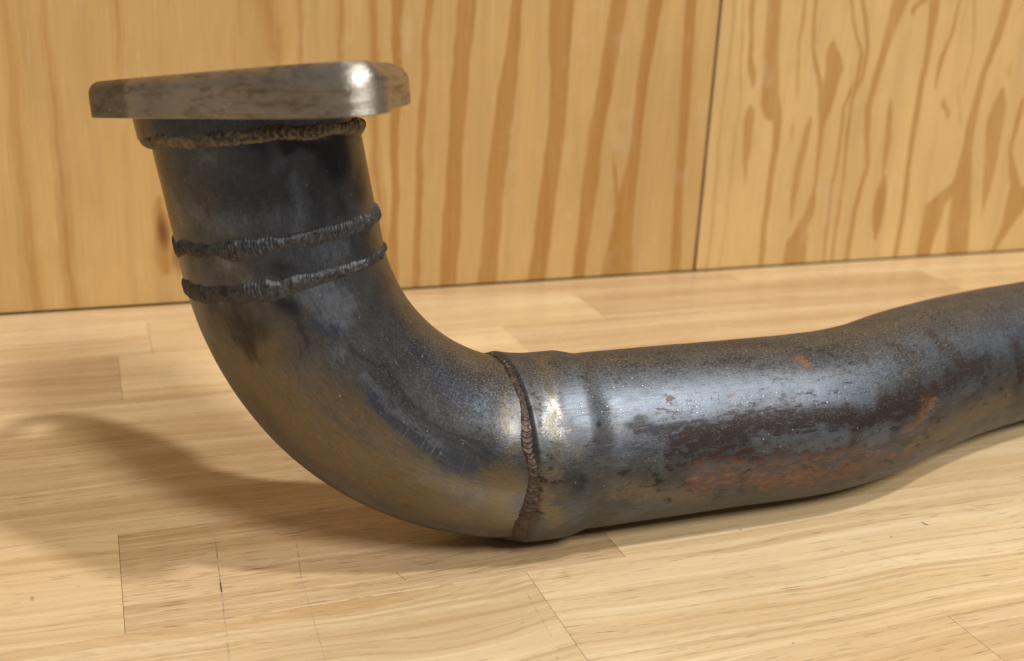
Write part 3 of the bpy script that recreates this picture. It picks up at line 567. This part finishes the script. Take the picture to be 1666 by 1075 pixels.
def bumpy(s, phi):
    """out-of-round and dents, metres"""
    x = s*1e3; y = phi*R*1e3
    g = (fbm(x*.03+9, np.cos(phi)*1.3+np.sin(phi)*.9+4, 3)-.5)*.0005 + (fbm(x*.25, y*.25+60, 3)-.5)*.00007
    return g*np.ones_like(s)
def tube(name, mat, slo, shi, ns, nphi, rad, inner=True, extra=None):
    """slo/shi: functions of phi giving the ends"""
    phi = np.linspace(-math.pi, math.pi, nphi, endpoint=False)
    u = np.linspace(0, 1, ns)
    U, PH = np.meshgrid(u, phi, indexing='ij')
    S = slo(PH)*(1-U)+shi(PH)*U
    r = rad(S, PH)+bumpy(S, PH)
    if extra is not None: r = r+extra(S, PH)
    V, D, T_ = surf(S, PH, r)
    M = masks(S, PH)
    V = V.reshape(-1, 3); M = M.reshape(-1, 6); SU = np.stack([S.ravel(), PH.ravel()*R, np.zeros(S.size)], 1)
    n_out = len(V); rows_ = ns
    # inside wall, coarser in s: reverse back from the far end
    ui = np.linspace(1, 0, 24)
    U2, PH2 = np.meshgrid(ui, phi, indexing='ij'); S2 = slo(PH2)*(1-U2)+shi(PH2)*U2
    V2, _, _ = surf(S2, PH2, np.full(S2.shape, R-.0018))
    V = np.concatenate([V, V2.reshape(-1, 3)]); M2 = np.zeros((S2.size, 6)); M2[:, 5] = 1
    M = np.concatenate([M, M2]); SU = np.concatenate([SU, np.stack([S2.ravel(), PH2.ravel()*R, np.zeros(S2.size)], 1)])
    me, F = grid_mesh(name, V, ns+24, nphi, close_v=True)
    # seam of the noise coordinates sits on the hidden back: phi = -pi .. see below
    vattr(me, 'suv', SU, 'FLOAT_VECTOR')
    one = np.ones((len(V), 1))
    vattr(me, 'stain_a', np.concatenate([M[:, :3], one], 1)); vattr(me, 'stain_b', np.concatenate([M[:, 3:6], one], 1))
    me.flip_normals() if me.polygons[0].normal.dot(Vector(D.reshape(-1, 3)[0])) < 0 else None
    smooth(me)
    return link(name, me, mat, pipe)

def sstep(x, a, b):
    t = np.clip((x-a)/(b-a), 0, 1); return t*t*(3-2*t)
M_neck = steel_material('blued neck steel', (.118, .128, .152), .29, .3, .30, .6, .30, (.24, .275, .335))  # paler bare colour paints the lamp highlight down the neck
M_elbow = steel_material('heat tinted elbow steel', (.138, .142, .154), .35, .0, .8, 1.6, .5, (.25, .29, .36))  # paler bare colour paints the lamp highlight below the weld
M_tail = steel_material('scaled tail pipe steel', (.105, .113, .128), .50, .9, .7, 1.2, 1.0, (.140, .170, .212), .85)
cst = lambda v: (lambda ph: np.full(ph.shape, v))
rs = lambda k_, d=0.0: (lambda ph: ring_s(k_, ph)+d)
# socket under the flange: a little wider than the neck, wider to the left
def sock_r(S, PH): return R + .0006 + .0026*np.clip(-np.cos(PH-.25), -.2, 1)
tube('socket', M_neck, cst(-.1645), rs('flange', -.0010), 40, 260, sock_r)
tube('neck', M_neck, rs('flange', -.0030), rs('upper', .0), 110, 420, lambda S, P_: np.full(S.shape, R-.0001)+0*S)
tube('joint_ring', M_neck, rs('upper', .0), rs('lower', .0), 50, 420, lambda S, P_: np.full(S.shape, R+.0001))
def crease(S, PH):
    x = S*1e3
    ridge = -.00035*np.exp(-((PH-.98-.10*np.sin((S+.06)*30))/.09)**2)*sstep(S, -.10, -.08)*sstep(S, -.018, -.035)
    swell = .0002*np.exp(-((S+.0171)/.006)**2)
    flat = -.0005*np.exp(-((PH-1.25)/.45)**2)*sstep(S, -.11, -.09)*sstep(S, -.015, -.03)
    return ridge+swell+flat
tube('elbow', M_elbow, rs('lower', .0), rs('collar', .0), 300, 460, lambda S, P_: np.full(S.shape, R), extra=crease)
def tail_r(S, PH):
    w0 = ring_s('collar', PH); e0 = .0055+.0018*np.cos(PH); e1 = .0145+.0018*np.cos(PH)
    up = sstep(S, w0+.0004, w0+.0034)
    return R + .0017*up*(1-sstep(S, e0, e1)) - .00012*np.exp(-((S-e1-.001)/.002)**2)
tube('tail_pipe', M_tail, rs('collar', .0), cst(.5), 900, 480, tail_r)

# weld beads: a half-round bead with overlapping ripples, one continuous mesh each
def bead(name, ring, mat, width, height, pitch, seed, rad=R, lumps=(), ro=0.0, wob=.0004, stain=(), shallow=1.0):
    rng = np.random.RandomState(seed)
    n = int(2*math.pi*R/.00013); m = 18
    ph = np.linspace(-math.pi, math.pi, n, endpoint=False)
    x = ph*R*1e3
    # irregular ripple phase
    phase = np.cumsum(1+.35*(fbm(x*1.1+seed, x*0+3, 2)-.5)*2)*(2*math.pi*R*1e3/n)/pitch
    W = width*(1+.26*(fbm(x*.14+seed*3, x*0+1, 2)-.5)*2); Hh = height*(1+.22*(fbm(x*.3+seed*5, x*0+7, 2)-.5)*2)
    off = wob*(fbm(x*.13+seed*7, x*0+2, 2)-.5)*2*2
    for lp, lw, lh, lww in lumps:
        g = np.exp(-((ph-lp)*R*1e3/lw)**2); Hh = Hh*(1+lh*g); W = W*(1+lww*g)
    q = np.linspace(-1, 1, m)
    Q, PH = np.meshgrid(q, ph); Ph = phase[:, None]+.85*Q**2+.22*Q     # chevron
    fr = Ph % 1.0
    cell = np.floor(Ph).astype(int)
    cj = _T[cell & 255, (seed*13) & 255]
    rip = (np.clip(fr*1.25, 0, 1)**.8*np.clip((1-fr)*6, 0, 1))*(.6+.8*cj)
    prof = np.clip(1-np.abs(Q)**2.4, 0, 1)**.72
    sh = shallow*np.clip(fbm(x*.13+seed*11, x*0+5, 2)*3.2-.9, .15, 1.3)[:, None]
    hh = Hh[:, None]*prof*(.78+.26*rip*sh)+.11*Hh[:, None]*(fbm(Q*2.2+seed*3, PH*R*1e3*.8, 3)-.5)*prof*2*2 + .00010*(fbm(Q*6+seed, PH*R*1e3*2.2, 3)-.5)*prof*2
    S = ring_s(ring, PH) + off[:, None] + W[:, None]*.5*Q*(1+.05*rip)
    base_r = rad-.0003 if ring != 'collar' else None
    if ring == 'flange':
        ro = (.0003+.0021*np.clip(-np.cos(PH-.25), -.1, 1))*np.clip(.5-Q*.55, 0, 1)+.0001
        S = S+.0003
    rr = (np.full(S.shape, rad-.0004) if base_r is not None else R-.0004 + .0012*sstep(S, ring_s(ring, PH), ring_s(ring, PH)+.006)) + ro + hh*1.15
    rr[:, 0] -= .0006; rr[:, -1] -= .0006
    V, _, _ = surf(S, PH, rr)
    V = np.concatenate([V, V[:1]]).reshape(-1, 3)[:n*m]
    # ring closed in u: build faces by hand through grid_mesh with wrap of u
    Vt = V.reshape(n, m, 3).transpose(1, 0, 2).reshape(-1, 3)
    me, F = grid_mesh(name, Vt, m, n, close_v=True)
    SU = np.stack([S, PH*R, 0*S], -1).transpose(1, 0, 2).reshape(-1, 3); vattr(me, 'suv', SU, 'FLOAT_VECTOR')
    A = np.zeros((n, m, 4)); A[..., 3] = 1
    for ch, sp, sw, ss in stain: A[..., ch] = np.maximum(A[..., ch], ss*np.exp(-(((PH-sp)*R*1e3)/sw)**2))
    vattr(me, 'stain_a', A.transpose(1, 0, 2).reshape(-1, 4))
    c = me.polygons[len(me.polygons)//2]
    pc = np.array(c.center); pmid = frame(np.array([RING[ring][0]]))[0][0]
    if np.dot(np.array(c.normal), pc-pmid) < 0: me.flip_normals()
    smooth(me)
    return link(name, me, mat, pipe)
M_w1 = weld_material('dark oxidised weld', (.042, .042, .046), (.095, .095, .10), (.018, .016, .016), .48)
M_w2 = weld_material('brown oxidised weld', (.075, .068, .060), (.22, .19, .155), (.028, .024, .022), .45)
M_w3 = weld_material('purple brown weld', (.052, .037, .031), (.105, .076, .060), (.020, .014, .013), .55)
bead('weld_bead', 'flange', M_w2, .0042, .0011, 2.0, 3, rad=R+.0001, lumps=((2.6, 6, .4, .2), (1.2, 4, .3, .2)), shallow=2.2, stain=((0, 1.55, 6, .55), (0, .9, 3, .75), (0, 2.3, 8, .4)))
bead('weld_bead', 'upper', M_w1, .0050, .0009, 1.0, 5, lumps=((2.15, 5, .4, .25), (1.2, 5, -.3, .1), (.25, 5, .25, .15), (2.9, 4, .3, .1)), wob=.0005, stain=((1, .35, 6, .35), (0, 1.9, 3, .25)))
bead('weld_bead', 'lower', M_w1, .0048, .0010, 1.0, 9, lumps=((1.9, 1.6, .5, .15), (2.9, 3, .3, .1), (.3, 5, .2, .1)), wob=.0004, stain=((1, 1.0, 12, .5), (1, .4, 6, .4)))
bead('weld_bead', 'collar', M_w3, .0046, .0010, 1.7, 12, wob=.0006, lumps=((2.2, 6, .35, .05),), shallow=1.3, stain=((0, 1.08, 2.6, .55), (0, .30, 3, .5), (0, 2.15, 4.0, .42), (0, 2.75, 4, .5)))

# ------------------------------------------------------------------ flange
FPX = 1847.0; CO = np.array([0, 0, CAM_H])
def cam_pt(px, py, d): return CO + d*(FW + (px-833)/FPX*RT - (py-537.5)/FPX*UP)
F1, F2, F3 = cam_pt(148, 193, .313), cam_pt(600, 195.5, .263), cam_pt(650, 166, .315)
fn = np.cross(F2-F1, F3-F1); fn /= np.linalg.norm(fn)
if fn[2] < 0: fn = -fn
fe = (F2-F1)/np.linalg.norm(F2-F1); fb = np.cross(fn, fe)
if fb @ FW < 0: fb = -fb
ax = surf(np.array([-.162]), np.array([0.]), np.array([0.]))[0][0]
def to2(P): return np.array([(P-F1)@fe, (P-F1)@fb])
# outline of the flange in its own plane, millimetres; x along the front edge, y away from the camera side
ctrl = [(0, .9), (7, .55), (14, .2), (18.5, .03), (23, 0), (38, 0), (54, 0), (64, 0), (73, .3), (81, 2.0), (87.5, 5.6), (91.3, 11), (91.2, 16.5), (88.2, 21.5), (85.2, 25.5), (83.6, 30.5),
        (81.6, 36.5), (77, 44), (69.5, 51.5), (59, 60.5), (46, 69), (30, 75), (10, 77), (-8, 76.5), (-24, 74.5), (-37, 69.5), (-44.5, 61), (-45.5, 50), (-40.5, 40), (-31.5, 31.5), (-20, 21.5), (-10.5, 11.5), (-4.5, 5.2), (-1.6, 1.8)]
P_ = np.array(ctrl, float); nP = len(P_); outl = []
for i in range(nP):
    p0, p1, p2, p3 = P_[i-1], P_[i], P_[(i+1) % nP], P_[(i+2) % nP]
    L = np.linalg.norm(p2-p1); m = max(3, int(L/.45))
    for t in np.linspace(0, 1, m, endpoint=False):
        outl.append(.5*((2*p1)+(-p0+p2)*t+(2*p0-5*p1+4*p2-p3)*t*t+(-p0+3*p1-3*p2+p3)*t**3))
outl = np.array(outl); nO = len(outl)
tang = np.roll(outl, -1, 0)-np.roll(outl, 1, 0); tang /= np.linalg.norm(tang, axis=1, keepdims=True)
for _ in range(14): tang = (np.roll(tang, 1, 0)+tang*2+np.roll(tang, -1, 0))/4
tang /= np.linalg.norm(tang, axis=1, keepdims=True)
nin = np.stack([-tang[:, 1], tang[:, 0]], 1)
arc = np.concatenate([[0], np.cumsum(np.linalg.norm(np.diff(outl, axis=0), axis=1))])
arc_s = np.where(arc > arc[-1]*.8, arc-arc[-1]-.6, arc)
LF = np.linalg.norm(F2-F1)*1e3
def thick(a, b): return 10.1 + (14.3-10.1)/LF*a + -.055*b
prof = [(.9, 0, .0), (.25, 0, .012), (0, 0, .04)] + [(0, 0, h) for h in np.linspace(.06, .66, 14)]
for q in np.linspace(0, math.pi/2, 11): prof.append((3.8*(1-math.cos(q)), 0, .70+.30*math.sin(q)))
rings = []; suv = []
gR = np.exp(-((outl[:, 0]-88)/22)**2); hf = .62-.12*gR
for ins, _, h in prof:
    ab = outl+nin*(ins*(1+.75*gR))[:, None]
    t = thick(ab[:, 0], ab[:, 1])
    wob = .10*(fbm(arc*.12+3, arc*0+h*3, 3)-.5)*2
    if h < .03: hz = t*h - .35*np.exp(-((outl[:, 0]-78)/9)**2)*(outl[:, 1] < 8)*0
    elif h > .695: hz = t*(hf+(1-hf)*(h-.70)/.30)
    else: hz = t*h*hf/.70
    ab = ab+nin*(wob[:, None]*-.5)
    rings.append(F1+(ab[:, :1]*fe+ab[:, 1:]*fb+hz[:, None]*fn)*1e-3)
    suv.append(np.stack([arc_s*1e-3, hz*1e-3, np.full(nO, h)], 1))
V = np.concatenate(rings); nr = len(rings)
bm = bmesh.new(); lay = bm.verts.layers.float_vector.new('suv'); vs = [bm.verts.new(v) for v in V]
for i in range(nr-1):
    for j in range(nO):
        j2 = (j+1) % nO
        bm.faces.new((vs[i*nO+j], vs[i*nO+j2], vs[(i+1)*nO+j2], vs[(i+1)*nO+j]))
bm.faces.new([vs[j] for j in range(nO)][::-1]); bm.faces.new([vs[(nr-1)*nO+j] for j in range(nO)])
SUVA = np.concatenate(suv)
for i, v in enumerate(vs): v[lay] = SUVA[i]
bmesh.ops.recalc_face_normals(bm, faces=bm.faces)
me = bpy.data.meshes.new('flange'); bm.to_mesh(me); bm.free()
M_fl = flange_material()
fl = link('flange', me, M_fl, pipe)
axf = to2(ax)*1e3
def cutter(a, b, r):
    c = F1+(a*fe+b*fb)*1e-3
    rot = Vector(fn).to_track_quat('Z', 'Y').to_matrix().to_4x4()
    b2 = bmesh.new(); bmesh.ops.create_cone(b2, cap_ends=True, segments=64, radius1=r*1e-3, radius2=r*1e-3, depth=.06, matrix=Matrix.Translation(c) @ rot)
    m2 = bpy.data.meshes.new('cut'); b2.to_mesh(m2); b2.free()
    o2 = bpy.data.objects.new('cut', m2); col.objects.link(o2); return o2
cuts = [cutter(axf[0], axf[1], 26.5), cutter(-30, 53.5, 7.2), cutter(79, 14.5, 5.0)]
for c_ in cuts:
    md = fl.modifiers.new('b', 'BOOLEAN'); md.object = c_; md.operation = 'DIFFERENCE'; md.solver = 'EXACT'
dg = bpy.context.evaluated_depsgraph_get()
new = bpy.data.meshes.new_from_object(fl.evaluated_get(dg))
fl.modifiers.clear(); fl.data = new
for c_ in cuts: bpy.data.objects.remove(c_, do_unlink=True)
if not new.materials: new.materials.append(M_fl)
smooth(new); new.set_sharp_from_angle(angle=math.radians(32))
